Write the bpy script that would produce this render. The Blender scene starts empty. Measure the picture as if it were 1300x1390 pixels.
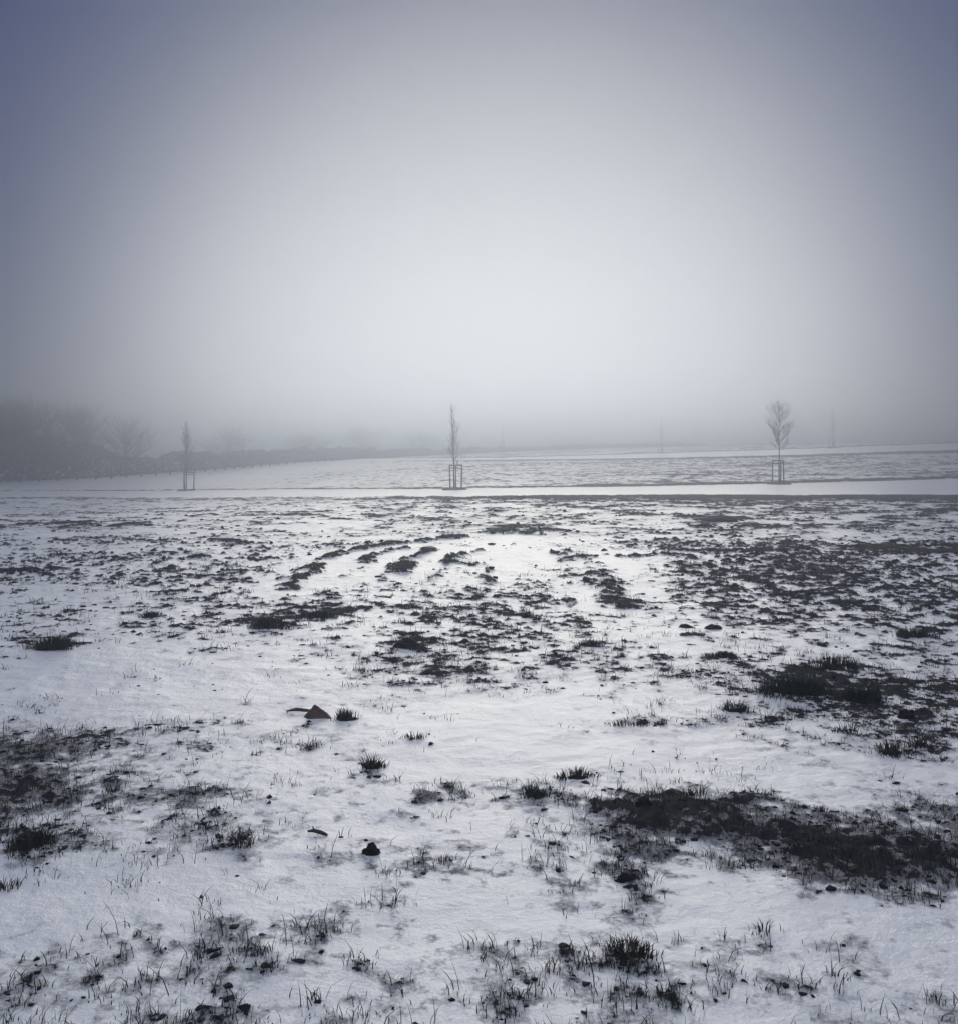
import bpy, math, random
import numpy as np
from mathutils import Vector, Matrix

R = math.radians
random.seed(11)
rng = np.random.default_rng(7)
sc = bpy.context.scene
COL = sc.collection
EYE = 1.6          # eye height, metres
F = 1300.0         # focal length in photo pixels, eye level at row 620, centre column 650


def plan(u, d):
    """bearing column u at depth d metres -> X"""
    return (u - 650.0) / F * d


def flat_at(u, v):
    """position on the level near field seen at column u, row v"""
    d = EYE * F / (v - 620.0)
    return plan(u, d), d


# ------------------------------------------------------------------ terrain
_ctrl = []
for d in (1.0, 4.0, 9.0, 16.0, 24.0):
    for k in (-0.7, -0.3, 0.0, 0.3, 0.7):
        _ctrl.append((k * d * 1.3, d, 0.0 if d < 20 else -0.05))
for (u, v, d) in [(-300, 708, 34), (0, 700, 36), (650, 681, 34), (1300, 679, 36), (1700, 678, 36),
                  (650, 674, 45), (650, 664, 58), (1057, 672, 47), (1057, 657, 61), (1300, 672, 47), (1300, 650, 64),
                  (1700, 668, 48), (1700, 640, 66), (254, 666, 78), (254, 674, 60), (0, 668, 80), (0, 678, 58), (-300, 674, 80),
                  (400, 645, 98), (600, 640, 88), (900, 640, 86), (1300, 629, 87), (1700, 620, 88),
                  (640, 625, 128), (900, 622, 118), (1057, 618, 115), (1300, 611, 110), (1600, 604, 108),
                  (682, 621, 140), (897, 615, 140), (1130, 608, 130), (1300, 601.5, 128), (1600, 594, 126),
                  (0, 655, 103), (-300, 664, 100), (130, 649, 108), (250, 641, 116), (400, 628, 135), (560, 620, 160),
                  (700, 613, 180), (900, 607, 185), (1300, 598, 170), (1600, 592, 165)]:
    _ctrl.append((plan(u, d), d, (620.0 - v) / F * d + EYE))
for (x, y, z) in [(-40, -30, -0.3), (0, -40, 0), (40, -30, .3), (-60, 0, -.5), (60, 0, .4), (0, -120, 0), (-120, -60, -.8), (120, -60, .8)]:
    _ctrl.append((x, y, z))
_ctrl = np.array(_ctrl, float)
_S = 100.0


def _phi(r2):
    return 0.5 * r2 * np.log(np.maximum(r2, 1e-12))


_P = _ctrl[:, :2] / _S
_n = len(_P)
_A = np.zeros((_n + 3, _n + 3))
_A[:_n, :_n] = _phi(((_P[:, None] - _P[None]) ** 2).sum(-1)) + np.eye(_n) * 2e-4
_A[:_n, _n] = 1; _A[:_n, _n + 1:] = _P
_A[_n, :_n] = 1; _A[_n + 1:, :_n] = _P.T
_W = np.linalg.solve(_A, np.concatenate([_ctrl[:, 2], [0, 0, 0]]))


def terrain(x, y):
    x = np.asarray(x, float); y = np.asarray(y, float)
    r = np.hypot(x, y)
    k = np.where(r > 200, 200 / np.maximum(r, 1e-6), 1.0)
    px = (x * k).ravel() / _S; py = (y * k).ravel() / _S
    z = _W[_n] + _W[_n + 1] * px + _W[_n + 2] * py
    for i in range(_n):
        z += _W[i] * _phi((px - _P[i, 0]) ** 2 + (py - _P[i, 1]) ** 2)
    z = z.reshape(x.shape)
    return np.clip(z, -4.0, 6.0)


# ------------------------------------------------------------------ noise
_tab = np.random.default_rng(5).random((8, 256, 256))


def vn(x, y, s=0):
    t = _tab[s % 8]
    x = x + s * 17.3; y = y - s * 9.7
    xi = np.floor(x).astype(np.int64); yi = np.floor(y).astype(np.int64)
    fx = x - xi; fy = y - yi
    fx = fx * fx * (3 - 2 * fx); fy = fy * fy * (3 - 2 * fy)
    a = t[xi & 255, yi & 255]; b = t[(xi + 1) & 255, yi & 255]
    c = t[xi & 255, (yi + 1) & 255]; d = t[(xi + 1) & 255, (yi + 1) & 255]
    return (a * (1 - fx) + b * fx) * (1 - fy) + (c * (1 - fx) + d * fx) * fy - 0.5


def fbm(x, y, sc_, oct_=3, s=0, rot=0.6):
    out = 0; amp = 1.0; tot = 0
    c, sn = math.cos(rot), math.sin(rot)
    px, py = x / sc_, y / sc_
    for o in range(oct_):
        out = out + amp * vn(px, py, s + o)
        tot += amp; amp *= 0.55
        px, py = (px * c - py * sn) * 2.03, (px * sn + py * c) * 2.03
    return out / tot


def sstep(a, b, x):
    t = np.clip((x - a) / (b - a), 0, 1)
    return t * t * (3 - 2 * t)


# where the snow has gone: (u, v, half-width, half-height, amount) as seen on the plan of the level field
BLOBS = [
    # bare or thin places
    (905, 1105, 80, 22, 1.0), (1000, 1120, 70, 18, .85), (1120, 1150, 90, 24, 1.0), (1235, 1165, 95, 36, 1.25), (1010, 1165, 60, 14, .45),
    (1180, 1205, 90, 16, .45), (865, 1140, 45, 28, .4), (980, 1080, 90, 14, .3),
    (855, 1180, 35, 30, .6), (850, 1250, 38, 50, .65), (830, 1305, 60, 30, .4), (1160, 1280, 80, 10, .3),
    (45, 1020, 85, 26, .75), (10, 1075, 60, 30, .55), (110, 1085, 60, 14, .35), (40, 1145, 60, 18, .5),
    (215, 1080, 85, 10, .55), (100, 1155, 90, 30, .15),
    (330, 1140, 45, 30, .38), (240, 1125, 60, 10, .35), (410, 1105, 20, 30, .2),
    (430, 1255, 60, 16, .55), (320, 1258, 40, 10, .45), (560, 1190, 80, 10, .4), (640, 1182, 30, 7, .7), (590, 1082, 60, 9, .55), (500, 1100, 60, 10, .1), (460, 1230, 40, 8, .5), (300, 1280, 60, 14, .3),
    (560, 900, 110, 26, .40), (700, 885, 120, 36, .42), (830, 905, 70, 20, .3), (640, 850, 60, 25, .12), (700, 815, 60, 10, .3),
    (1240, 1000, 90, 60, .42), (1180, 955, 90, 40, .2), (1100, 1010, 60, 24, .28), (1290, 950, 60, 40, .3),
    (1000, 915, 70, 14, .5), (1090, 930, 50, 11, .5), (1170, 937, 38, 9, .35), (860, 985, 60, 10, .4),
    (1130, 800, 200, 38, .20), (960, 790, 130, 34, .14), (1200, 760, 140, 16, .16), (900, 740, 120, 12, .12), (1060, 765, 140, 14, .1),
    (1245, 855, 60, 20, .3), (700, 718, 60, 4, .35), (640, 712, 60, 3.5, .3), (660, 790, 50, 7, .42), (700, 775, 60, 12, .2),
    (65, 875, 34, 10, .7), (365, 846, 34, 8, .8), (425, 830, 34, 6, .7), (230, 838, 55, 10, .3), (550, 873, 16, 6, .8),
    (500, 1035, 24, 14, .5), (420, 1010, 50, 10, .45), (780, 1050, 32, 10, .45), (730, 1070, 40, 14, .3), (240, 790, 110, 8, .22), (50, 778, 60, 4, .6), (180, 760, 130, 4, .25),
    (205, 712, 110, 2.5, .4), (50, 714, 60, 3, .45), (160, 733, 100, 4, .3), (350, 740, 90, 5, .25), (330, 772, 60, 4, .3),
    (480, 700, 90, 3, .3), (980, 703, 26, 3, .8), (953, 712, 16, 2.2, .7), (1190, 715, 120, 5, .3), (1190, 745, 40, 4, .6), (1280, 750, 30, 5, .5),
    # lasting snow
    (230, 900, 180, 35, -.45), (200, 950, 150, 28, -.5), (120, 920, 90, 25, -.35), (680, 990, 160, 45, -.55), (600, 1030, 70, 25, -.4), (840, 1010, 130, 24, -.32),
    (480, 860, 60, 18, -.35), (90, 820, 110, 16, -.2),
    (220, 1200, 210, 24, -.8), (120, 1240, 200, 22, -.6), (1020, 1030, 160, 24, -.35), (980, 1240, 110, 40, -.55), (1150, 1245, 150, 16, -.6), (620, 1240, 140, 34, -.4),
    (1200, 1060, 150, 16, -.5), (1100, 880, 60, 12, -.35), (900, 860, 70, 22, -.40), (1130, 1090, 80, 8, -.3), (690, 1140, 90, 26, -.3), (560, 1140, 80, 20, -.2),
    (530, 762, 150, 22, -.26), (640, 745, 20, 14, -.3), (688, 765, 26, 22, -.85), (575, 762, 14, 14, -.6), (810, 765, 40, 10, -.55), (870, 795, 30, 20, -.45), (740, 735, 60, 6, -.4), (520, 790, 110, 7, -.3),
]
# ridges pushed up by wheels: (points as u,v), half-width in metres, amount
LINES = [
    ([(520, 788), (530, 772), (556, 756), (600, 745), (650, 738)], .10, .55), ([(590, 790), (592, 774), (604, 760), (636, 750)], .09, .5),
    ([(720, 741), (748, 750), (764, 764), (772, 784)], .11, .55), ([(665, 800), (660, 782), (664, 764), (690, 748)], .08, .45),
    ([(392, 800), (410, 782), (436, 766), (470, 750), (530, 740), (600, 731), (640, 727)], .15, 1.1),
    ([(488, 764), (500, 756), (530, 747), (585, 743)], .15, 1.05),
    ([(548, 778), (556, 768), (568, 757), (590, 745)], .17, 1.25),
    ([(612, 765), (622, 756), (655, 748)], .18, 1.15), ([(610, 768), (650, 767)], .10, .9),
    ([(770, 748), (792, 760), (800, 770), (830, 800), (850, 822)], .2, .8),
    ([(820, 754), (850, 758), (900, 752), (950, 760)], .15, .7),
    ([(880, 748), (980, 750), (1090, 745)], .18, .55),
    ([(0, 712), (60, 709), (120, 706)], .2, .6), ([(165, 712), (200, 709)], .25, .9),
    ([(270, 732), (340, 737)], .15, .6), ([(0, 778), (85, 774)], .14, .8), ([(190, 762), (280, 757)], .12, .7),
    ([(665, 722), (690, 716), (735, 709)], .25, .7), ([(700, 722), (745, 719)], .3, .9),
    ([(930, 700), (1000, 702)], .3, .8), ([(320, 690), (470, 693), (560, 690)], .35, .3),
]


def seg_dist(x, y, pts):
    best = np.full(x.shape, 1e9)
    for (a, b) in zip(pts[:-1], pts[1:]):
        ax, ay = flat_at(*a); bx, by = flat_at(*b)
        dx, dy = bx - ax, by - ay
        t = np.clip(((x - ax) * dx + (y - ay) * dy) / (dx * dx + dy * dy), 0, 1)
        best = np.minimum(best, np.hypot(x - ax - t * dx, y - ay - t * dy))
    return best


# path edges, along X (metres): planted strip and the one up the slope
def curve(pts):
    xs = np.array([plan(u, d) for (u, d) in pts]); ys = np.array([d for (u, d) in pts])
    def f(x):
        x = np.asarray(x, float)
        s0 = (ys[1] - ys[0]) / (xs[1] - xs[0]); s1 = (ys[-1] - ys[-2]) / (xs[-1] - xs[-2])
        r = np.interp(x, xs, ys)
        r = np.where(x < xs[0], ys[0] + s0 * (x - xs[0]), r)
        return np.where(x > xs[-1], ys[-1] + s1 * (x - xs[-1]), r)
    return f


p1_near = curve([(0, 68), (300, 56), (650, 45.5), (900, 46), (1057, 46.5), (1300, 47)])
p1_far = curve([(0, 81), (254, 78.6), (450, 66), (616, 58.7), (860, 59), (1057, 61.5), (1300, 64)])
p2_near = curve([(500, 140), (640, 129), (900, 119), (1057, 115), (1300, 110)])
p2_far = curve([(500, 150), (682, 140), (897, 140), (1130, 130.5), (1300, 128)])
PITS = []


def exposure(x, y, fine=True):
    """>0 where soil shows through the snow, <0 where snow lies; second value: how slushy the edge is"""
    yy = np.maximum(y, 0.6)
    u = 650 + F * x / yy
    v = 620 + F * EYE / yy
    near = sstep(30, 8, y)
    E = -.37 + .06 * sstep(4.5, 8, y) - .02 * sstep(14, 26, y)
    wob = fbm(x, y, 0.7, 3, 2)
    for (bu, bv, wu, wv, a) in BLOBS:
        q = ((u - bu) / wu) ** 2 + ((v - bv) / wv) ** 2
        m = q < 12
        E = E + np.where(m, (.68 if a > 0 else .9) * a * np.exp(-0.5 * np.where(m, q, 0) * 1.15 * (1 + wob * 1.1)), 0)
    slush = sstep(6.5, 3.6, y) * .5 + .12
    # stretches of the middle distance
    band = sstep(60, 30, y) * sstep(11, 24, y)
    E += band * 0.02 + band * 0.08 * sstep(600, 1000, u) - band * .03 * sstep(620, 300, u)
    flank = sstep(820, 1250, u) * sstep(40, 15, y) * sstep(5.6, 8, y)
    E += 0.07 * flank
    # noise
    far = sstep(16, 34, y)
    m1 = sstep(4.5, 9, y); m2 = sstep(14, 26, y)
    n = .50 * fbm(x * (1 - .55 * far), y * (1 - .2 * far), 1.1, 3, 0)
    a_near = 1.3 * fbm(x, y, .15, 4, 3) + 1.35 * fbm(x, y, .05, 3, 5)
    a_mid = 1.4 * fbm(x, y, .20, 4, 4) + 2.1 * fbm(x, y, .085, 3, 2)
    a_far = 1.5 * fbm(x * .8, y * .7, .42, 4, 1) + 1.1 * fbm(x, y, .17, 2, 6)
    n = n + a_near * (1 - m1) + (a_mid * (1 - m2) + a_far * m2) * m1
    n = n + .35 * fbm(x, y, .45, 2, 7) * (1 - far)
    E = E + n
    ln = np.zeros(x.shape)
    for (pts, w, a) in LINES:
        d = seg_dist(x, y, pts) + wob * .25
        g = a * np.exp(-(d / w) ** 2) * np.clip(.75 + 3.0 * fbm(x, y, .38, 2, 1), .1, 1.5)
        ln = np.maximum(ln, g)
        E += g * .95 - .42 * a * np.exp(-((np.abs(d) - 2.3 * w) / (w * .9)) ** 2) * sstep(20, 16, y)
    # verges and the far field
    n1, f1, n2, f2 = p1_near(x), p1_far(x), p2_near(x), p2_far(x)
    rightness = sstep(-8, 6, x)
    wv1 = fbm(x, y, 3.0, 3, 4) + .45 * fbm(x, y, .7, 2, 1)
    E += (0.50 * rightness + .22) * np.exp(-((y - n1 + 3.5 + wv1 * 4) / (2.4 + 2.6 * rightness)) ** 2) + .20 * rightness * sstep(22, 36, y) * sstep(n1, n1 - 2, y)
    E += 1.0 * np.exp(-((y - f1 - 1.1 - wv1 * 3.5) / (.8 + 1.0 * sstep(0, 9, x))) ** 2)
    on1 = sstep(n1 - .4, n1 + .3, y + wv1 * 1.2) * sstep(f1 + .3, f1 - .3, y + wv1 * .8)
    E = E * (1 - on1 * (.35 + .65 * sstep(-9, -3, x))) - 1.2 * on1 * (.3 + .7 * sstep(-9, -3, x))
    beyond = sstep(f1 + 1, f1 + 4, y)
    E += beyond * (.25 * fbm(x * .8, y * .6, 1.3, 4, 1) + .5 * fbm(x, y, .5, 2, 6) + .5 * fbm(x, y, 7.0, 2, 5) + .20 * sstep(-15, 15, x))
    E += 0.95 * np.exp(-((y - n2 + 2.2 + wv1 * 3) / 2.8) ** 2) * sstep(-18, 10, x)
    E += 1.0 * np.exp(-((y - f2 - 1.6 - wv1 * 2) / 1.6) ** 2)
    on2 = sstep(n2 - .5, n2 + .5, y + wv1 * 2) * sstep(f2 + .5, f2 - .5, y + wv1 * 2)
    E = E * (1 - on2) - 1.2 * on2
    E -= .35 * sstep(-5, -28, x) * sstep(60, 75, y)
    # wheel marks on the rise (seen beyond the planted strip)
    for (a0, b0) in [((898, 70), (922, 80)), ((898, 70), (904, 65)), ((907, 70), (926, 86)), ((935, 71), (952, 82)), ((935, 71), (944, 65)), ((944, 70), (962, 78))]:
        ax, ay, bx, by = plan(*a0), a0[1], plan(*b0), b0[1]
        dx, dy = bx - ax, by - ay
        t = np.clip(((x - ax) * dx + (y - ay) * dy) / (dx * dx + dy * dy), 0, 1)
        E += (0.55 + 1.2 * fbm(x, y, .8, 2, 3)) * np.exp(-(np.hypot((x - ax - t * dx + wob), (y - ay - t * dy + wob * 3) * .35) / .2) ** 2)
    E = np.where(y < 1.6, np.minimum(E, .1), E)
    for (bu, bv, wu, wv) in [(1120, 1140, 260, 60), (40, 1040, 130, 60), (430, 1250, 120, 30), (600, 1180, 120, 18), (230, 1085, 120, 20), (600, 1080, 90, 16)]:
        slush = slush + .9 * np.exp(-((u - bu) / wu) ** 2 - ((v - bv) / wv) ** 2)
    return E, np.clip(slush, 0, 1), ln


def ground_z(x, y, E=None, ln=None):
    if E is None:
        E, _, ln = exposure(x, y)
    z = terrain(x, y)
    dist = np.hypot(x, y)
    calm = 1 - sstep(p1_near(x) - 1, p1_near(x), y) * sstep(p1_far(x) + .5, p1_far(x) - .5, y) * .8
    z = z + fbm(x, y, 1.6, 3, 6) * .055 * calm + fbm(x, y, .28, 3, 1) * .030 * calm
    z = z + sstep(-.12, .55, E) * (.012 + .035 * sstep(6, 20, dist)) + ln * .022
    z = z + np.clip(E, 0, .5) * fbm(x, y, .07, 3, 2) * .10 * sstep(45, 15, dist)
    return z


# ------------------------------------------------------------------ object helpers
def mesh_np(name, verts, loops, sizes, mat, parent=None, smooth=True):
    verts = np.asarray(verts, np.float32); loops = np.asarray(loops, np.int32); sizes = np.asarray(sizes, np.int32)
    me = bpy.data.meshes.new(name)
    me.vertices.add(len(verts)); me.vertices.foreach_set('co', verts.ravel())
    me.loops.add(len(loops)); me.loops.foreach_set('vertex_index', loops)
    me.polygons.add(len(sizes))
    starts = np.concatenate([[0], np.cumsum(sizes)[:-1]]).astype(np.int32)
    me.polygons.foreach_set('loop_start', starts)
    me.polygons.foreach_set('loop_total', sizes)
    me.polygons.foreach_set('use_smooth', np.full(len(sizes), smooth))
    me.update(calc_edges=True); me.validate()
    if mat: me.materials.append(mat)
    o = bpy.data.objects.new(name, me); COL.objects.link(o)
    if parent: o.parent = parent
    return o


class MB:
    def __init__(s): s.v = []; s.f = []

    def tube(s, pts, rad, n=5, cap=True):
        base = len(s.v)
        up = Vector((0.13, 0.31, 0.94))
        for i, p in enumerate(pts):
            p = Vector(p)
            a = Vector(pts[max(i - 1, 0)]); b = Vector(pts[min(i + 1, len(pts) - 1)])
            t = (b - a).normalized()
            q = t.cross(up)
            if q.length < .05: q = t.cross(Vector((1, 0, 0)))
            q.normalize(); w = t.cross(q)
            for k in range(n):
                an = 2 * math.pi * k / n
                s.v.append(p + (q * math.cos(an) + w * math.sin(an)) * rad[i])
        for i in range(len(pts) - 1):
            for k in range(n):
                a = base + i * n + k; b = base + i * n + (k + 1) % n
                s.f.append((a, b, b + n, a + n))
        if cap:
            s.f.append(tuple(base + k for k in range(n))[::-1])
            s.f.append(tuple(base + (len(pts) - 1) * n + k for k in range(n)))

    def box(s, c, sx, sy, sz, rot=0.0, bev=0.0):
        m = Matrix.Rotation(rot, 3, 'Z')
        base = len(s.v)
        for z in (-.5, .5):
            for (x, y) in ((-.5, -.5), (.5, -.5), (.5, .5), (-.5, .5)):
                k = 1 - (bev if z > 0 else 0)
                s.v.append(Vector(c) + m @ Vector((x * sx * k, y * sy * k, z * sz)))
        for f in ((3, 2, 1, 0), (4, 5, 6, 7), (0, 1, 5, 4), (1, 2, 6, 5), (2, 3, 7, 6), (3, 0, 4, 7)):
            s.f.append(tuple(base + i for i in f))

    def build(s, name, mat, parent=None, smooth=True):
        loops = [i for f in s.f for i in f]
        return mesh_np(name, [tuple(v) for v in s.v], loops, [len(f) for f in s.f], mat, parent, smooth)


def tag(o, label=None, cat=None, group=None, kind=None):
    if label: o['label'] = label
    if cat: o['category'] = cat
    if group: o['group'] = group
    if kind: o['kind'] = kind
    return o


def empty(name, loc, rz=0.0):
    o = bpy.data.objects.new(name, None); COL.objects.link(o)
    o.location = loc; o.rotation_euler = (0, 0, rz); o.empty_display_size = .2
    return o


# ------------------------------------------------------------------ materials
def mat_new(name):
    m = bpy.data.materials.new(name); m.use_nodes = True
    nt = m.node_tree; nt.nodes.clear()
    out = nt.nodes.new('ShaderNodeOutputMaterial'); b = nt.nodes.new('ShaderNodeBsdfPrincipled')
    nt.links.new(b.outputs[0], out.inputs[0])
    return m, nt, b


def noise_node(nt, scale, detail=4, rough=.6, vec=None):
    n = nt.nodes.new('ShaderNodeTexNoise'); n.inputs['Scale'].default_value = scale
    n.inputs['Detail'].default_value = detail; n.inputs['Roughness'].default_value = rough
    if vec: nt.links.new(vec, n.inputs['Vector'])
    return n


def mth(nt, op, a, b=None, c=None, clamp=False):
    n = nt.nodes.new('ShaderNodeMath'); n.operation = op; n.use_clamp = clamp
    for i, v in enumerate((a, b, c)):
        if v is None: continue
        if isinstance(v, (int, float)): n.inputs[i].default_value = v
        else: nt.links.new(v, n.inputs[i])
    return n.outputs[0]


def mixc(nt, fac, a, b):
    n = nt.nodes.new('ShaderNodeMix'); n.data_type = 'RGBA'
    if isinstance(fac, float): n.inputs[0].default_value = fac
    else: nt.links.new(fac, n.inputs[0])
    for i, v in ((6, a), (7, b)):
        if isinstance(v, tuple): n.inputs[i].default_value = (*v, 1)
        else: nt.links.new(v, n.inputs[i])
    return n.outputs[2]


def varied(name, c1, c2, scale, rough=.85, bump=0.0, bscale=60):
    m, nt, b = mat_new(name)
    g = nt.nodes.new('ShaderNodeNewGeometry')
    n = noise_node(nt, scale, 4, .6, g.outputs['Position'])
    f = mth(nt, 'MULTIPLY_ADD', n.outputs[0], 2.4, -.7, clamp=True)
    nt.links.new(mixc(nt, f, c1, c2), b.inputs['Base Color'])
    b.inputs['Roughness'].default_value = rough
    b.inputs['Specular IOR Level'].default_value = .25
    if bump:
        bn = noise_node(nt, bscale, 5, .65, g.outputs['Position'])
        bp = nt.nodes.new('ShaderNodeBump'); bp.inputs['Strength'].default_value = bump
        bp.inputs['Distance'].default_value = .02
        nt.links.new(bn.outputs[0], bp.inputs['Height']); nt.links.new(bp.outputs[0], b.inputs['Normal'])
    return m


SNOW = (.84, .86, .89)
SOIL1 = (.007, .007, .010); SOIL2 = (.019, .018, .022)


def ground_mat():
    m, nt, b = mat_new('snowy_field')
    g = nt.nodes.new('ShaderNodeNewGeometry'); P = g.outputs['Position']
    at = nt.nodes.new('ShaderNodeAttribute'); at.attribute_name = 'bare'
    sl = nt.nodes.new('ShaderNodeAttribute'); sl.attribute_name = 'slush'
    n1 = noise_node(nt, 17, 6, .72, P); n2 = noise_node(nt, 70, 3, .6, P)
    e = mth(nt, 'ADD', at.outputs['Fac'], mth(nt, 'MULTIPLY', mth(nt, 'SUBTRACT', n1.outputs[0], .5), 1.5))
    e = mth(nt, 'ADD', e, mth(nt, 'MULTIPLY', mth(nt, 'SUBTRACT', n2.outputs[0], .5), 1.0))
    w = mth(nt, 'MULTIPLY_ADD', sl.outputs['Fac'], .42, .05)      # softness of the snow edge
    f = mth(nt, 'DIVIDE', mth(nt, 'ADD', e, w), mth(nt, 'MULTIPLY', w, 2.0), clamp=True)
    f = mth(nt, 'SMOOTH_MIN', f, 1.0, .1)
    # thin snow lets the ground show a little
    thin = mth(nt, 'MULTIPLY', mth(nt, 'DIVIDE', mth(nt, 'ADD', e, .5), .5, clamp=True), mth(nt, 'MULTIPLY_ADD', sl.outputs['Fac'], .5, .24))
    cov = mth(nt, 'MAXIMUM', f, thin)
    n3 = noise_node(nt, 3.2, 4, .6, P)
    snow = mixc(nt, mth(nt, 'MULTIPLY_ADD', n3.outputs[0], 1.8, -.4, clamp=True), SNOW, (.76, .785, .83))
    n4 = noise_node(nt, 9, 5, .6, P)
    soil = mixc(nt, mth(nt, 'MULTIPLY_ADD', n4.outputs[0], 2.2, -.6, clamp=True), SOIL1, SOIL2)
    n5 = noise_node(nt, 2.1, 3, .5, P)
    soil = mixc(nt, mth(nt, 'MULTIPLY_ADD', n5.outputs[0], 4, -2.1, clamp=True), soil, (.018, .028, .024))
    nt.links.new(mixc(nt, cov, snow, soil), b.inputs['Base Color'])
    # wet, granular old snow: broad gloss; soil duller
    nt.links.new(mth(nt, 'MULTIPLY_ADD', cov, .42, .43, clamp=True), b.inputs['Roughness'])
    nt.links.new(mth(nt, 'MULTIPLY_ADD', cov, -.97, 1.0, clamp=True), b.inputs['Specular IOR Level'])
    b.inputs['IOR'].default_value = 1.5
    bn = noise_node(nt, 28, 6, .7, P); bn2 = noise_node(nt, 120, 3, .7, P)
    bn3 = noise_node(nt, 8, 4, .6, P)
    h = mth(nt, 'ADD', mth(nt, 'MULTIPLY', bn3.outputs[0], 2.2), mth(nt, 'ADD', bn.outputs[0], mth(nt, 'MULTIPLY', bn2.outputs[0], .35)))
    bp = nt.nodes.new('ShaderNodeBump'); bp.inputs['Distance'].default_value = .014
    nt.links.new(mth(nt, 'MULTIPLY_ADD', cov, .4, .5), bp.inputs['Strength'])
    nt.links.new(h, bp.inputs['Height']); nt.links.new(bp.outputs[0], b.inputs['Normal'])
    return m


M = {
    'ground': ground_mat(),
    'bark': varied('bark', (.045, .04, .04), (.085, .075, .07), 12, .9),
    'farbark': varied('dark_bark', (.02, .02, .022), (.04, .038, .036), 3, .95),
    'stake': varied('weathered_wood', (.10, .068, .056), (.18, .125, .105), 14, .85, .3),
    'strap': varied('rubber_strap', (.02, .02, .02), (.03, .03, .03), 20, .6),
    'grass': varied('grass_blades', (.012, .030, .022), (.034, .064, .044), 7, .7),
    'dead': varied('dead_grass', (.022, .019, .018), (.070, .058, .042), 9, .8),
    'soil': varied('wet_soil', SOIL1, SOIL2, 14, .8, .8, 70),
    'stone': varied('brown_stone', (.065, .046, .042), (.17, .12, .10), 9, .75, .5, 40),
    'hedge': varied('hedge_leaf', (.008, .010, .010), (.018, .022, .018), .8, 1.0),
    'fence': varied('fence_wood', (.04, .035, .032), (.07, .06, .055), 5, .9),
    'mulch': varied('bark_mulch', (.02, .017, .016), (.045, .036, .032), 10, .9, .8, 40),
}

# ------------------------------------------------------------------ ground sheet
az = np.concatenate([np.linspace(-180, -44, 40, endpoint=False), np.linspace(-44, -30, 90, endpoint=False),
                     np.linspace(-30, 30, 720, endpoint=False), np.linspace(30, 44, 90, endpoint=False),
                     np.linspace(44, 180, 40, endpoint=False)])
az = np.radians(az)
rr = np.concatenate([np.geomspace(.25, 2.2, 24, endpoint=False), np.exp(np.linspace(math.log(2.2), math.log(70), 980, endpoint=False)),
                     np.exp(np.linspace(math.log(70), math.log(230), 260, endpoint=False)), np.geomspace(230, 520, 24)])
AZ, RR = np.meshgrid(az, rr)
X = RR * np.sin(AZ); Y = RR * np.cos(AZ)
E, SL, LN = exposure(X, Y)
Z = ground_z(X, Y, E, LN)
nr, nc = X.shape
verts = np.stack([X, Y, Z], -1).reshape(-1, 3)
i = np.arange(nr - 1)[:, None] * nc; j = np.arange(nc)[None, :]; j2 = (j + 1) % nc
quads = np.stack([i + j, i + j2, i + nc + j2, i + nc + j], -1).reshape(-1, 4)[:, ::-1]
cen = len(verts)
verts = np.vstack([verts, [[0, 0, float(Z[0].mean())]]])
tri = np.stack([np.full(nc, cen), (np.arange(nc) + 1) % nc, np.arange(nc)], -1)
loops = np.concatenate([quads.ravel(), tri.ravel()]); sizes = np.concatenate([np.full(len(quads), 4), np.full(nc, 3)])
ground = mesh_np('ground', verts, loops, sizes, M['ground'])
for nm, arr in (('bare', E), ('slush', SL)):
    a = ground.data.attributes.new(nm, 'FLOAT', 'POINT')
    a.data.foreach_set('value', np.append(arr.ravel(), [0 if nm == 'slush' else -.4]).astype(np.float32))
tag(ground, kind='structure')


def gz(x, y):
    x = np.atleast_1d(np.asarray(x, float)); y = np.atleast_1d(np.asarray(y, float))
    return ground_z(x, y)


def gz1(x, y):
    return float(gz(x, y)[0])


# ------------------------------------------------------------------ grass blades
def blades(name, px, py, pz, length, width, lean, mat, parent=None, origin=(0, 0, 0), heading=None):
    """one bent ribbon of three segments per point"""
    n = len(px)
    h = rng.uniform(0, 2 * np.pi, n) if heading is None else heading
    fa = rng.uniform(0, 2 * np.pi, n)
    sx, sy = np.cos(fa) * width / 2, np.sin(fa) * width / 2
    rows = []
    for k, t in enumerate((0, .35, .7, 1.0)):
        bend = lean * (t ** 1.6) * length
        cx = px - origin[0] + np.cos(h) * bend; cy = py - origin[1] + np.sin(h) * bend
        cz = pz - origin[2] + length * t * np.sqrt(np.clip(1 - (lean * t * .8) ** 2, .12, 1)) - (.012 if k == 0 else 0)
        if k < 3:
            w = (1, .85, .55)[k]
            rows += [np.stack([cx - sx * w, cy - sy * w, cz], -1), np.stack([cx + sx * w, cy + sy * w, cz], -1)]
        else:
            rows += [np.stack([cx, cy, cz], -1)]
    V = np.stack(rows, 1).reshape(-1, 3)
    b = np.arange(n)[:, None] * 7
    q1 = b + np.array([0, 1, 3, 2]); q2 = b + np.array([2, 3, 5, 4]); t3 = b + np.array([4, 5, 6])
    loops = np.concatenate([q1, q2, t3], 1).ravel()
    sizes = np.tile([4, 4, 3], n)
    return mesh_np(name, V, loops, sizes, mat, parent)


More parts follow.
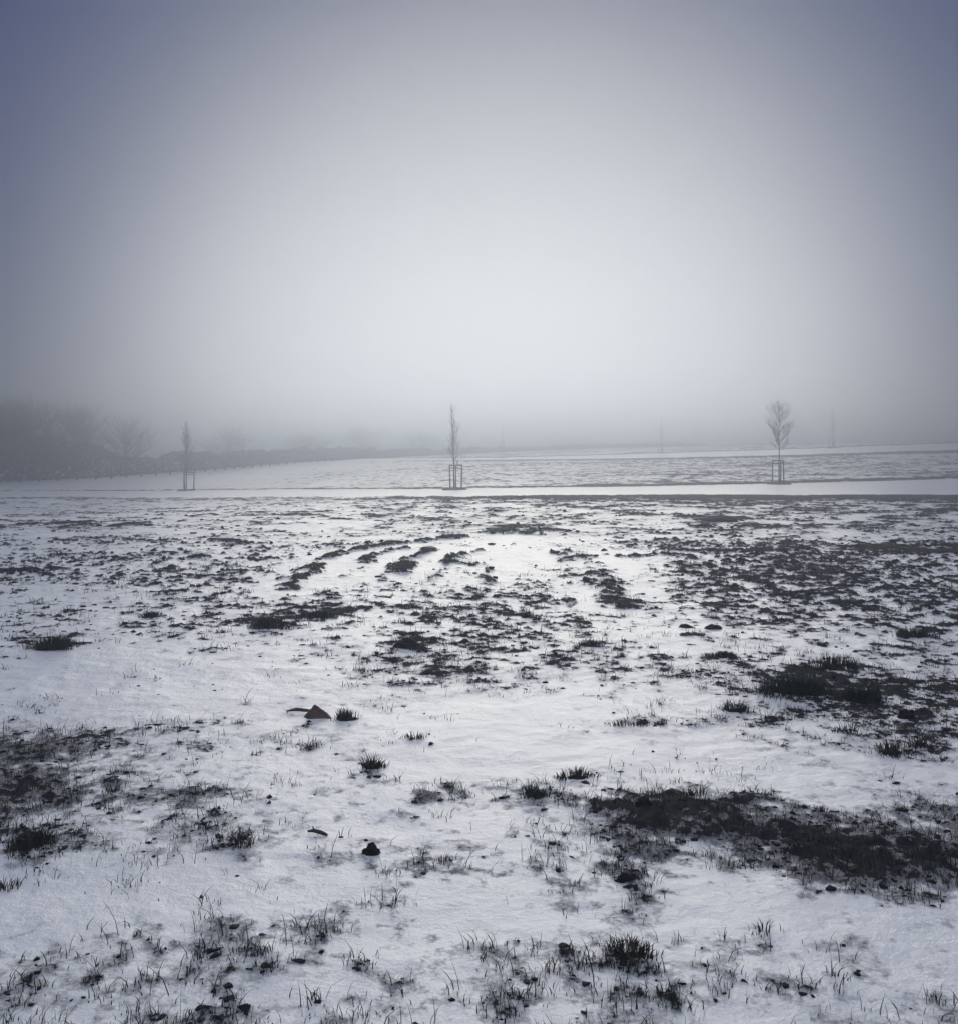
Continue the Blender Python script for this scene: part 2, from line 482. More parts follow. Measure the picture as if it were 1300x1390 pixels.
# loose scruffy grass in the thin places, sparse singles in the snow
def scatter(n, dmin, dmax, thr, soft, keep_floor=0.0, pw=1.0):
    t = rng.random(n)
    d = dmin * (dmax / dmin) ** (t ** pw)
    a = rng.uniform(-R(33), R(33), n)
    x = d * np.sin(a); y = d * np.cos(a)
    E, S, L = exposure(x, y)
    p = np.maximum(sstep(thr, thr + soft, E), keep_floor * 4 * sstep(.02, .22, fbm(x, y, .5, 3, 6)))
    k = rng.random(n) < p
    return x[k], y[k], E[k]


x, y, e = scatter(60000, 2.3, 17, -.20, .45, .010)
def bunches(m, thr, soft, floor, dmax=15, per=(4, 16)):
    bx_, by_, be_ = scatter(m, 2.3, dmax, thr, soft, floor)
    k_ = rng.integers(per[0], per[1], len(bx_)); sp = np.repeat(rng.uniform(.012, .055, len(bx_)), k_)
    return np.repeat(bx_, k_) + rng.normal(0, 1, k_.sum()) * sp, np.repeat(by_, k_) + rng.normal(0, 1, k_.sum()) * sp * .8
k0 = rng.random(len(x)) > sstep(.05, .4, e) * .9 * sstep(7, 5, y); x = x[k0]; y = y[k0]
gx_, gy_ = bunches(4200, -.42, .5, .06)
x = np.concatenate([x, gx_]); y = np.concatenate([y, gy_])
n = len(x)
d = np.hypot(x, y)
# gather blades in little clumps
L_ = rng.gamma(3.0, .0105, n) * (.85 + .35 * sstep(4, 12, d))
blades('grass', x, y, gz(x, y), np.clip(L_, .012, .11), rng.uniform(.002, .0045, n) * (1 + .55 * sstep(4, 13, d)), rng.uniform(.1, .98, n), M['grass'])
o = bpy.data.objects['grass']; tag(o, 'short dark green grass blades poking through the thin snow', 'grass', kind='stuff')
x, y, e = scatter(26000, 2.2, 15, -.25, .5, .02)
gx_, gy_ = bunches(2600, -.45, .5, .06)
x = np.concatenate([x, gx_]); y = np.concatenate([y, gy_])
n = len(x)
o = blades('dead_grass', x, y, gz(x, y), np.clip(rng.gamma(2.6, .014, n), .012, .13), rng.uniform(.0018, .0042, n), rng.uniform(.3, 1.15, n), M['dead'])
tag(o, 'withered brown grass stalks and bits scattered over the snow', 'dead grass', kind='stuff')

# ------------------------------------------------------------------ crumbs of soil
_ico = []
_t = (1 + 5 ** .5) / 2
for a in (-1, 1):
    for b_ in (-_t, _t): _ico += [(a, b_, 0), (0, a, b_), (b_, 0, a)]
_ico = np.array(_ico) / math.hypot(1, _t)
_fc = []
for a in range(12):
    for b_ in range(a + 1, 12):
        for c in range(b_ + 1, 12):
            la = [np.linalg.norm(_ico[p] - _ico[q]) for p, q in ((a, b_), (b_, c), (a, c))]
            if max(la) < 1.1:
                nrm = np.cross(_ico[b_] - _ico[a], _ico[c] - _ico[a])
                _fc.append((a, b_, c) if np.dot(nrm, _ico[a]) > 0 else (a, c, b_))
_fc = np.array(_fc)


def crumbs(name, x, y, z, s, mat):
    n = len(x)
    V = _ico[None] * s[:, None, None] * rng.uniform(.35, 1.65, (n, 12, 1)) * np.stack([rng.uniform(.8, 1.6, n), rng.uniform(.8, 1.5, n), rng.uniform(.3, .75, n)], -1)[:, None, :]
    V = V + np.stack([x, y, z], -1)[:, None, :]
    Fc = (_fc[None] + (np.arange(n) * 12)[:, None, None]).reshape(-1)
    return mesh_np(name, V.reshape(-1, 3), Fc, np.full(n * 20, 3), mat, smooth=False)


x, y, e = scatter(95000, 2.3, 38, -.30, .55, .014, .8)
n = len(x); d = np.hypot(x, y)
keep = (rng.random(n) > sstep(.05, .35, e) * .9) & (rng.random(n) > .6 * sstep(5, 3.2, d))
x, y, e, d = x[keep], y[keep], e[keep], d[keep]; n = len(x)
s = np.minimum(rng.gamma(1.6, .0032, n) * (1 + 2.4 * sstep(5, 18, d)), .012 + .035 * sstep(5, 20, d)) + .0015
o = crumbs('soil_crumbs', x, y, gz(x, y) + s * .02, s, M['soil'])
tag(o, 'dark crumbs of wet soil scattered over the thin snow', 'soil', kind='stuff')

# ------------------------------------------------------------------ single tufts, clods, stone, stick
def tuft(u, v, w, h, kind, label):
    X0, Y0 = flat_at(u, v)
    px_m = Y0 / F
    W = w * px_m; H = h * px_m * 1.12
    z0 = gz1(X0, Y0)
    root = empty('grass_tuft', (X0, Y0, z0))
    tag(root, label, 'grass tuft', 'grass tufts standing out of the snow')
    dens = {'dense': 1.0, 'green': .75, 'wiry': .28, 'flat': .9, 'pale': .4}[kind]
    nb = int(np.clip(dens * 2600 * W * max(W * .5, .10) * 4 + 60 * dens, 26, 1500))
    nclump = max(3, int(nb / 22))
    dep = .42 if kind != 'flat' else .5
    ca = rng.uniform(0, 2 * np.pi, nclump); cr = np.sqrt(rng.random(nclump)) * (1 + .35 * rng.normal(0, 1, nclump).clip(-1, 1))
    cx = np.cos(ca) * cr * W / 2; cy = np.sin(ca) * cr * W * dep * .75
    if kind in ('wiry', 'pale'): cx = cx * .62; cy = cy * .62
    wt = rng.random(nclump) ** 2 + .1; ci = rng.choice(nclump, nb, p=wt / wt.sum()); chh = rng.uniform(.55, 1.15, nclump)
    px = cx[ci] + rng.normal(0, .014 + (.07 if kind in ('wiry', 'pale') else .04) * W, nb); py = cy[ci] + rng.normal(0, .014 + .02 * W, nb)
    rad = np.hypot(px / (W / 2 + .01), py / (W * dep * .75 + .01))
    mound = .14 * H * np.clip(1 - rad ** 2, 0, 1) if kind in ('dense', 'flat', 'green') else 0 * px
    ln_ = H * chh[ci] * rng.uniform(.3, 1.0, nb) * np.clip(1.1 - .45 * rad, .35, 1.1)
    lean = rng.uniform(.05, .75, nb) * (1.4 if kind in ('flat', 'wiry') else 1)
    head = np.arctan2(py, px) + rng.normal(0, .9, nb)
    wd = rng.uniform(.0025, .0050, nb) * (1 + .5 * min(1, Y0 / 10))
    zz = gz(px + X0, py + Y0) + mound
    mat = M['dead'] if kind in ('wiry', 'flat') else M['grass']
    blades('blades', px + X0, py + Y0, zz, ln_, wd, np.clip(lean, 0, 1.15), mat, root, (X0, Y0, z0), head)
    if kind in ('dense', 'flat', 'green'):
        # the sod the blades grow from
        k = 40; m_ = 14
        vs = [(0, 0, .15 * H + .0)]
        for r_ in range(1, m_ + 1):
            for q in range(k):
                a = 2 * math.pi * q / k; rr_ = r_ / m_
                ex = 1 + .28 * float(vn(np.array([math.cos(a) * 2 + u]), np.array([math.sin(a) * 2 + v]), 2)[0]) * 2
                xx = math.cos(a) * rr_ * W * .44 * ex; yy_ = math.sin(a) * rr_ * W * dep * .6 * ex
                vs.append((xx, yy_, .16 * H * (1 - rr_ ** 1.5) - .02 * rr_ ** 4))
        V = np.array(vs)
        V[:, 2] += fbm(V[:, 0] + u, V[:, 1] + v, .05, 3, 1) * .25 * H * (1 - (np.hypot(V[:, 0] / W, V[:, 1] / W) * 1.6).clip(0, 1) * .6)
        V[:, 2] += gz(V[:, 0] + X0, V[:, 1] + Y0) - z0
        lp = []; szs = []
        for q in range(k):
            lp += [0, 1 + q, 1 + (q + 1) % k]; szs.append(3)
        for r_ in range(m_ - 1):
            for q in range(k):
                a = 1 + r_ * k + q; b2 = 1 + r_ * k + (q + 1) % k
                lp += [a, a + k, b2 + k, b2]; szs.append(4)
        mesh_np('sod', V, lp, szs, M['soil'], root)
    return root


TUFTS = [
    (68, 882, 62, 22, 'dense', 'broad dark grass tuft alone in clean snow, farthest left of all the tufts'),
    (366, 854, 54, 16, 'green', 'dark green spiky tuft in the open snow left of the wheel ridges'),
    (430, 838, 52, 10, 'green', 'low flat green tuft just behind and right of a spiky green one'),
    (1082, 943, 88, 30, 'dense', 'largest mounded black green grass tuft, on the right of the field'),
    (1174, 950, 62, 28, 'dense', 'dense tuft leaning right, immediately right of the largest mounded tuft'),
    (1130, 908, 58, 20, 'green', 'green tipped tuft standing just behind the largest mounded tuft'),
    (980, 893, 48, 10, 'green', 'thin low green tuft left of and behind the largest mounded tuft'),
    (1240, 864, 46, 15, 'dense', 'dark tuft near the right edge, farthest away of the dense right hand tufts'),
    (474, 978, 42, 17, 'green', 'bright green upright tuft directly right of the brown pointed stone'),
    (563, 1006, 36, 13, 'pale', 'small pale upright tuft in clean snow right of the brown stone'),
    (422, 1014, 48, 13, 'wiry', 'wiry brown tuft in front of the brown pointed stone'),
    (44, 1150, 70, 22, 'flat', 'flattened brown tuft low in the left corner of the field'),
    (998, 965, 42, 15, 'green', 'small bright green tuft in front of and left of the largest mounded tuft'),
    (332, 1150, 60, 30, 'wiry', 'tall tangled wiry tuft left of the broken stick'),
    (728, 1080, 36, 20, 'green', 'small mixed green tuft in the snow at the centre foreground'),
    (862, 986, 66, 12, 'wiry', 'low spreading brownish tuft in a hollow left of the green tufts'),
    (852, 1296, 66, 34, 'flat', 'ragged black tuft nearest the viewer at the bottom of the bare streak'),
    (1036, 1265, 26, 24, 'wiry', 'small upright tuft alone in clean snow below the bare mud patch'),
    (206, 838, 38, 9, 'green', 'thin low tuft between the leftmost tuft and the green spiky one'),
    (948, 1082, 40, 20, 'wiry', 'springy tuft on the upper edge of the bare mud patch'),
    (780, 1056, 44, 16, 'flat', 'low dark tuft in the middle above the bare mud patch'),
    (1246, 1012, 56, 26, 'wiry', 'tangled wiry tuft close to the right edge below the leaning tuft'),
    (800, 878, 36, 9, 'green', 'little dark green tuft among the flecks at the centre of the field'),
    (716, 837, 18, 12, 'green', 'tiny upright tuft below the wide white wheel track'),
    (506, 1044, 28, 18, 'flat', 'small dark tuft below the pale upright tuft'),
    (490, 910, 26, 10, 'wiry', 'little wiry tuft behind and right of the brown stone'),
    (150, 1078, 40, 14, 'wiry', 'loose wiry tuft right of the thawed left corner'),
    (1150, 995, 44, 18, 'wiry', 'scrappy tuft in the churned snow below the leaning tuft'),
    (1210, 1022, 40, 20, 'flat', 'dark matted tuft left of the wiry tuft at the right edge'),
    (600, 1170, 22, 14, 'wiry', 'few thin stalks in clean snow right of the round black clod'),
    (10, 1205, 30, 26, 'wiry', 'thin tall stalks at the bottom left edge of the field'),
    (1110, 1100, 24, 18, 'wiry', 'thin sprig in the snow above the bare mud patch at right'),
    (770, 1290, 30, 16, 'wiry', 'thin sprigs left of the ragged black tuft nearest the viewer'),
]
for t_ in TUFTS: tuft(*t_)


def lump(name, u, v, w, h, mat, label, cat, group=None, kind='clod', squash=.7):
    X0, Y0 = flat_at(u, v); px_m = Y0 / F; W = w * px_m; H = h * px_m
    z0 = gz1(X0, Y0)
    nu, nv = 40, 18
    th = np.linspace(0, 2 * np.pi, nu, endpoint=False)
    ph = np.linspace(-.35, np.pi / 2, nv)
    T, Ph = np.meshgrid(th, ph)
    cx = np.cos(T) * np.cos(Ph); cy = np.sin(T) * np.cos(Ph); cz = np.sin(Ph)
    if kind == 'stone':
        # a pointed wedge with flat faces: three planes meeting at an off-centre top
        r_ = np.cos(Ph)
        k = 1.0 / np.maximum.reduce([np.cos(T - a) * b_ for a, b_ in ((-1.35, 1.25), (.35, .98), (2.2, 1.2), (3.5, 1.05))])
        k = np.clip(k, 0, 1.25)
        t = np.linspace(0, 1, nv)[:, None]
        rad = (1 - t) ** .9
        Xv = np.cos(T) * k * rad * W * .5 - t * W * .12; Yv = np.sin(T) * k * rad * W * .34; Zv = H * t ** .95 + 0 * T
        V = np.stack([Xv, Yv, Zv], -1).reshape(-1, 3)
        V += np.stack([fbm(V[:, 0] + q_, V[:, 1] + V[:, 2] * 1.3, .05, 3, q_) for q_ in (1, 2, 3)], -1) * W * .13
    else:
        V = np.stack([cx * W / 2, cy * W / 2 * squash, cz * H], -1).reshape(-1, 3)
        nn = fbm(V[:, 0] * 1.2 + u, V[:, 1] * 1.2 + V[:, 2] * 1.7 + v, W * .26, 4, 3)
        V *= (1 + .62 * nn)[:, None]
    V[:, 2] -= .008
    idx = np.arange(nu * nv).reshape(nv, nu)
    q = np.stack([idx[:-1], np.roll(idx, -1, 1)[:-1], np.roll(idx, -1, 1)[1:], idx[1:]], -1).reshape(-1, 4)
    lp = np.concatenate([q.ravel(), idx[-1]]); szs = np.concatenate([np.full(len(q), 4), [nu]])
    o = mesh_np(name, V, lp, szs, mat, smooth=True)
    o.location = (X0, Y0, z0 - (H * .12 if kind != 'stone' else 0))
    return tag(o, label, cat, group)


stone = lump('stone', 432, 973, 37, 18, M['stone'], 'brown pointed stone lying on the snow beside a bright green tuft', 'stone', kind='stone')
G = 'soil clods lying on the snow'
lump('soil_clod', 505, 1160, 27, 17, M['soil'], 'round black clod alone on clean snow in the foreground', 'soil clod', G)
lump('soil_clod', 551, 879, 36, 12, M['soil'], 'wide dark clod alone in white snow behind the pale upright tuft', 'soil clod', G)
lump('soil_clod', 1230, 975, 26, 15, M['soil'], 'dark clod near the right edge, below the leaning tuft', 'soil clod', G)
lump('soil_clod', 850, 1194, 30, 15, M['soil'], 'big black clod in the bare streak above the ragged black tuft nearest the viewer', 'soil clod', G)
lump('soil_clod', 930, 852, 20, 6, M['soil'], 'small mound shaped clod at the edge of clean snow, right of centre', 'soil clod', G)
lump('soil_clod', 968, 853, 24, 8, M['soil'], 'ragged clod just right of the small mound shaped clod', 'soil clod', G)
lump('soil_clod', 873, 1098, 22, 14, M['soil'], 'black clod at the left tip of the bare mud patch', 'soil clod', G)
lump('soil_clod', 980, 706, 44, 7, M['soil'], 'long low mound of soil far off, before the planted strip', 'soil clod', G)
lump('soil_clod', 954, 713, 24, 5, M['soil'], 'small far mound just left of and nearer than the long low mound', 'soil clod', G)
lump('soil_clod', 706, 674.5, 14, 3, M['soil'], 'tiny far clod on the white strip right of the middle sapling', 'soil clod', G)
lump('soil_clod', 302, 715, 4.5, 4, M['soil'], 'tiny round clod far off in the left half of the field', 'soil clod', G)

# broken stick
x0, y0 = flat_at(432, 1136); z0 = gz1(x0, y0)
mb = MB()
mb.tube([(-.045, .012, .010), (-.02, .004, .016), (.008, -.004, .013), (.03, -.012, .008), (.043, -.015, .004)], [.004, .0075, .0085, .007, .004], 8)
mb.tube([(-.015, .004, .018), (-.028, .010, .034)], [.004, .0015], 5)
st = mb.build('broken_stick', M['bark']); st.location = (x0, y0, z0); tag(st, 'short broken dark stick lying on the foreground snow', 'stick')
x0, y0 = flat_at(402, 967); z0 = gz1(x0, y0)
mb = MB(); mb.tube([(-.06, 0, .012), (0, .005, .022), (.06, .01, .014), (.11, .005, .012)], [.004, .011, .010, .006], 8)
st = mb.build('flat_twig', M['bark']); st.location = (x0, y0, z0); tag(st, 'flat grey twig pointing left from under the brown stone', 'twig')


# ------------------------------------------------------------------ staked young trees
def limb(mb, p, d, length, rad, depth, spread, rnd, n, up=.25, kids=5, leafy=None):
    pts = [Vector(p)]; rads = [rad]
    seg = 4 if depth > 0 else 3
    dd = Vector(d).normalized()
    for s in range(seg):
        dd = (dd + Vector((rnd.uniform(-1, 1), rnd.uniform(-1, 1), rnd.uniform(-.6, 1))) * .10 + Vector((0, 0, up * .12))).normalized()
        pts.append(pts[-1] + dd * length / seg)
        rads.append(rad * (1 - .78 * (s + 1) / seg))
    mb.tube(pts, rads, n, cap=False)
    if depth > 0:
        for k in range(kids):
            t = rnd.uniform(.2, .98)
            i_ = min(int(t * seg), seg - 1); q = pts[i_].lerp(pts[i_ + 1], t * seg - i_)
            base = (pts[i_ + 1] - pts[i_]).normalized()
            side = Vector((rnd.uniform(-1, 1), rnd.uniform(-1, 1), rnd.uniform(-.5, .9)))
            nd = (base + side * spread).normalized()
            limb(mb, q, nd, length * rnd.uniform(.38, .62), max(rad * (1 - .7 * t) * .6, .004), depth - 1, spread, rnd, 3, up, kids, leafy)


def sapling(u, d, H, crown_from, crown_w, label, seed, kids=5, lower_twig=None, stake_off=(-.37, .36, 0), sh=1.5, thick=.042, top_bend=0.0, narrow=False, dens=1.0, bed_label=''):
    rnd = random.Random(seed)
    x0 = plan(u, d); y0 = d; z0 = float(terrain(np.array([x0]), np.array([y0]))[0]) + .02
    root = empty('young_tree', (x0, y0, z0)); tag(root, label, 'tree', 'staked young trees in a row across the field')
    mb = MB()
    pts = [Vector((0, 0, -.05))]; rads = [thick * 1.1]
    K = 12
    for k in range(1, K + 1):
        t = k / K
        pts.append(Vector((top_bend * t ** 2 + rnd.uniform(-.012, .012), rnd.uniform(-.015, .015), H * t)))
        rads.append(thick * (1 - .86 * t) + .003)
    mb.tube(pts, rads, 8)
    mb.build('trunk', M['bark'], root)
    cb = MB()
    nb = int(34 * dens)
    for k in range(nb):
        t = crown_from + (1 - crown_from) * (k / nb) ** 1.05
        i_ = min(int(t * K), K - 1); p = pts[i_].lerp(pts[i_ + 1], t * K - i_)
        rel = (t - crown_from) / (1 - crown_from)
        prof = (math.sin(math.pi * min(1, rel * .85 + .22)) ** .8 if not narrow else (.75 - .45 * rel)) * (1 - rel * .35)
        a = k * 2.399 + rnd.uniform(-.5, .5)
        ang = R(rnd.uniform(22, 52) if not narrow else rnd.uniform(36, 68)) + rel * .35
        ln_ = crown_w / 2 * prof / max(math.cos(ang), .28) * rnd.uniform(.7, 1.15)
        ln_ = min(ln_, (H - p.z) * 1.1 + .25)
        dv = Vector((math.cos(a) * math.cos(ang), math.sin(a) * math.cos(ang), math.sin(ang)))
        limb(cb, p, dv, ln_, .019 * (1 - rel * .4), 2 if ln_ > .5 else 1, .6, rnd, 4, .3, kids)
    if lower_twig:
        limb(cb, (0, 0, lower_twig), Vector((.5, .1, .6)), .45, .014, 1, .4, rnd, 4, .5, 3)
    cb.build('crown', M['bark'], root)
    # stakes and cross rails
    tops = []
    for (sx, sy) in ((stake_off[0], .18), (stake_off[1], .16), (stake_off[2], -.32)):
        s_ = MB(); lean = rnd.uniform(-.05, .05)
        s_.tube([(sx, sy, -.1), (sx + lean, sy, sh * .6), (sx + lean * 1.5, sy, sh)], [.042, .041, .040], 10)
        s_.build('stake', M['stake'], root); tops.append(Vector((sx + lean * 1.5, sy, sh - .06)))
    for (a, b_) in ((0, 1), (0, 2), (1, 2)):
        r_ = MB(); A, B = tops[a], tops[b_]
        dz = .015 * (a + b_)
        r_.tube([A + Vector((0, -.05, dz)), B + Vector((0, -.05, dz))], [.028, .028], 6)
        r_.build('cross_rail', M['stake'], root)
    s_ = MB()
    for (tx, ty) in ((tops[0].x, tops[0].y), (tops[1].x, tops[1].y)):
        s_.tube([(0, -.05, sh - .2), (tx * .5, ty * .5 - .03, sh - .19), (tx, ty - .045, sh - .2)], [.014, .012, .014], 6)
        s_.tube([(0, .05, sh - .23), (tx * .5, ty * .5 + .03, sh - .22), (tx, ty + .045, sh - .23)], [.014, .012, .014], 6)
    s_.build('tie_strap', M['strap'], root)
    # round bed of dark mulch the tree stands in
    k, m_ = 48, 8; V = [(0, 0, .05)]
    for r_ in range(1, m_ + 1):
        for q in range(k):
            a = 2 * math.pi * q / k; e_ = 1 + .10 * math.sin(3 * a + seed) + .06 * math.sin(7 * a + 2 * seed); f_ = r_ / m_
            V.append((math.cos(a) * .82 * e_ * f_, math.sin(a) * 1.0 * e_ * f_, .05 + .05 * f_ - .20 * f_ ** 8))
    V = np.array(V); V[:, 2] += fbm(V[:, 0] + seed, V[:, 1], .22, 3, 2) * .09
    V[:, 2] += gz(V[:, 0] + x0, V[:, 1] + y0) - z0
    lp = []; szs = []
    for q in range(k): lp += [0, 1 + q, 1 + (q + 1) % k]; szs.append(3)
    for r_ in range(m_ - 1):
        for q in range(k):
            a = 1 + r_ * k + q; b2 = 1 + r_ * k + (q + 1) % k
            lp += [a, a + k, b2 + k, b2]; szs.append(4)
    bed = mesh_np('mulch_bed', V, lp, szs, M['mulch']); bed.location = (x0, y0, z0)
    tag(bed, bed_label, 'mulch bed', 'round mulch beds under the young trees')
    return root


sapling(1057, 61, 5.2, .41, 1.75, 'young bare tree with a rounded twiggy crown and three stakes, on the right', 4, 7, dens=1.3, bed_label='round dark mulch bed under the round crowned young tree on the right')
sapling(616.5, 58, 5.0, .27, 1.15, 'tall narrow young bare tree at the centre of the field', 9, 5, narrow=True, stake_off=(-.25, .42, .1), thick=.05, top_bend=-.18, lower_twig=1.2, dens=1.1, bed_label='round dark mulch bed under the narrow young tree at the centre')
sapling(253, 78, 5.3, .27, 1.8, 'young bare upright tree with stakes on the left, before the dark wood', 21, 6, narrow=True, stake_off=(-.25, .56, -.02), lower_twig=1.1, thick=.045, dens=1.3, bed_label='round dark mulch bed under the staked young tree on the left')
sapling(897, 140, 5.0, .35, 1.3, 'faint staked young tree far off in the fog, left of the rounded one', 33, 5, narrow=True, bed_label='faint mulch bed under the far young tree between centre and right')
sapling(1130, 130, 5.0, .35, 1.3, 'faint staked young tree far off in the fog, nearest the right edge', 41, 5, narrow=True, bed_label='faint mulch bed under the far young tree nearest the right edge')
sapling(682, 140, 5.0, .35, .9, 'faintest young tree far off in the fog, just right of the centre one', 52, 4, narrow=True, bed_label='faint mulch bed under the far young tree just right of the centre')


# ------------------------------------------------------------------ hedge, fence, trees behind
HEDGE = [(-420, 92), (-200, 97), (0, 104), (130, 108.5), (250, 117), (400, 137), (560, 163), (700, 184), (860, 204), (960, 222)]
hp = [(plan(u, d), d + 1.5) for (u, d) in HEDGE]


def along(pts, step):
    out = []
    for (a, b_) in zip(pts[:-1], pts[1:]):
        L = math.hypot(b_[0] - a[0], b_[1] - a[1]); n = max(1, int(L / step))
        for k in range(n): out.append((a[0] + (b_[0] - a[0]) * k / n, a[1] + (b_[1] - a[1]) * k / n, math.atan2(b_[1] - a[1], b_[0] - a[0])))
    return out


cells = along(hp, .05)
nc_ = len(cells); C = np.array(cells)
rep = 30
bx = np.repeat(C[:, 0], rep); by = np.repeat(C[:, 1], rep); ba = np.repeat(C[:, 2], rep)
nl = len(bx)
s_al = np.repeat(np.arange(nc_) * .05, rep)
hh = 2.25 + 1.1 * vn(s_al * .5, s_al * 0 + 1, 1) + .6 * vn(s_al * 1.7, s_al * 0, 2)
bu_ = 650 + F * bx / by
hh = hh * (1 - .5 * sstep(330, 620, bu_)) * (.85 + .6 * vn(s_al * .09, s_al * 0, 5))
hh = hh + 4.6 * sstep(205, 30, bu_) * (.8 + .5 * vn(s_al * .22, s_al * 0, 4))
t = rng.random(nl) ** 1.15
off = rng.normal(0, .48, nl) * (1.05 - .5 * t) * (1 + 1.2 * sstep(205, 30, bu_))
bx2 = bx - np.sin(ba) * off; by2 = by + np.cos(ba) * off
bz = terrain(bx2, by2) + t * hh
sz = rng.uniform(.06, .15, nl) * (1 + .55 * sstep(205, 30, bu_))
v0 = rng.normal(0, 1, (nl, 3)); v0 /= np.linalg.norm(v0, axis=1)[:, None]
v1 = np.cross(v0, rng.normal(0, 1, (nl, 3))); v1 /= np.linalg.norm(v1, axis=1)[:, None]
cc = np.stack([bx2, by2, bz], -1)
V = np.stack([cc - v0 * sz[:, None], cc + v1 * sz[:, None] * .6, cc + v0 * sz[:, None], cc - v1 * sz[:, None] * .6], 1).reshape(-1, 3)
root = empty('hedge', (hp[3][0], hp[3][1], 0)); tag(root, 'long dark boundary hedge fading into the fog along the far edge of the field', 'hedge')
V0 = V - np.array([hp[3][0], hp[3][1], 0])
mesh_np('foliage', V0, np.arange(nl * 4), np.full(nl, 4), M['hedge'], root, smooth=False)
mb = MB()
for (x_, y_, a_) in along(hp, 1.1):
    z_ = float(terrain(np.array([x_]), np.array([y_]))[0])
    p = Vector((x_ - hp[3][0], y_ - hp[3][1], z_ - .1))
    for q in range(2):
        mb.tube([p, p + Vector((random.uniform(-.2, .2), random.uniform(-.2, .2), .9)), p + Vector((random.uniform(-.5, .5), random.uniform(-.4, .4), 2.0))], [.05, .035, .012], 4)
mb.build('stems', M['farbark'], root)

# low knee rail along the left boundary
fp = [(plan(u, d), d) for (u, d) in [(-250, 92), (0, 100), (130, 104.5), (250, 112), (400, 131), (470, 142)]]
posts = along(fp, 1.72)
root = empty('rail_fence', (fp[1][0], fp[1][1], 0)); tag(root, 'low wooden knee rail fence along the left boundary, in front of the hedge', 'fence')
ox, oy = fp[1]
tp = []
for (x_, y_, a_) in posts:
    z_ = float(terrain(np.array([x_]), np.array([y_]))[0])
    mb = MB(); hgt = .56 + random.uniform(-.03, .03)
    mb.box((x_ - ox, y_ - oy, z_ + hgt / 2 - .1), .15, .15, hgt + .2, a_, .12)
    mb.build('post', M['fence'], root, smooth=False)
    tp.append(Vector((x_ - ox, y_ - oy - .09, z_ + .36)))
for a, b_ in zip(tp[:-1:3], tp[3::3]):
    mb = MB(); mb.tube([a, a.lerp(b_, .5) + Vector((0, 0, .01)), b_], [.045, .045, .045], 6); mb.build('rail', M['fence'], root)


def big_tree(u, d, H, W, label, seed, dens=1.0, low=.12, depth=2, kids=7, cat='tree', name='bare_tree', thick=.22):
    rnd = random.Random(seed)
    x0 = plan(u, d); z0 = float(terrain(np.array([x0]), np.array([d]))[0])
    root = empty(name, (x0, d, z0 - .1)); tag(root, label, cat, 'large bare trees behind the hedge')
    mb = MB(); K = 8; pts = []
    for k in range(K + 1):
        t = k / K; pts.append(Vector((rnd.uniform(-.12, .12) * t + (seed % 3 - 1) * .6 * t * t, rnd.uniform(-.12, .12) * t, H * .8 * t)))
    mb.tube(pts, [thick * (1.25 if k == 0 else 1 - .8 * k / K) for k in range(K + 1)], 8)
    cb = MB(); nb = int(22 * dens)
    for k in range(nb):
        t = low + (1 - low) * k / nb; i_ = min(int(t * K), K - 1); p = pts[i_].lerp(pts[i_ + 1], min(t * K - i_, 1))
        a = k * 2.399 + rnd.uniform(-.5, .5); ang = R(12 + 58 * t + rnd.uniform(-10, 10))
        ln_ = W / 2 * (.75 + .5 * math.sin(math.pi * min(t + .12, 1))) * rnd.uniform(.75, 1.15) / max(.55, math.cos(ang * .8))
        dv = Vector((math.cos(a) * math.cos(ang), math.sin(a) * math.cos(ang), math.sin(ang)))
        limb(cb, p, dv, ln_, .085 * (1 - .4 * t), depth, .75, rnd, 4, .5, kids)
    top = max(v.z for v in cb.v); q_ = min(1.0, H / top)
    for m_ in (mb, cb):
        for v in m_.v: v.z *= q_
    mb.build('trunk', M['farbark'], root)
    cb.build('crown', M['farbark'], root)


big_tree(-95, 103, 12.0, 8.5, 'tall dark tree in the wood just past the left edge of the picture', 1, 2.6, .04, kids=11)
big_tree(-10, 110, 12.2, 8, 'darkest tallest tree of the wood at the left edge', 2, 2.6, .04, kids=11)
big_tree(45, 107, 10.9, 6.5, 'dark dense tree second from the left edge in the wood', 3, 2.6, .04, kids=11)
big_tree(98, 113, 11.4, 7, 'dense dark tree at the right end of the wood on the left', 5, 2.6, .04, kids=11)
big_tree(172, 120, 8.8, 7.6, 'round bare tree between the dark wood and the left staked tree', 6, 1.5, .15, kids=9)
big_tree(312, 150, 7.2, 7.6, 'hazy round bare tree just right of the left staked tree', 7, 1.5, .15, kids=9)
big_tree(414, 176, 6.4, 8.6, 'hazy round bare tree midway between left and centre staked trees', 8, 1.5, .15, kids=9)
big_tree(492, 186, 7.0, 7.4, 'very faint round bare tree left of the centre staked tree', 9, 1.5, .15, kids=9)
big_tree(572, 205, 6.4, 8.4, 'faintest round bare tree, nearest to the centre staked tree', 10, 1.5, .15, kids=9)

# ------------------------------------------------------------------ fog
mb = MB()
mb.box((0, 0, 3.5), 1100, 1100, 17.4)
hz = mb.build('haze', None, smooth=False)
m = bpy.data.materials.new('fog'); m.use_nodes = True; nt = m.node_tree; nt.nodes.clear()
out = nt.nodes.new('ShaderNodeOutputMaterial'); pv = nt.nodes.new('ShaderNodeVolumePrincipled')
pv.inputs['Color'].default_value = (.30, .328, .39, 1); pv.inputs['Density'].default_value = .0132
pv.inputs['Anisotropy'].default_value = .86
nt.links.new(pv.outputs[0], out.inputs['Volume']); hz.data.materials.append(m)
tag(hz, 'pale fog over the whole field', 'fog', kind='stuff')

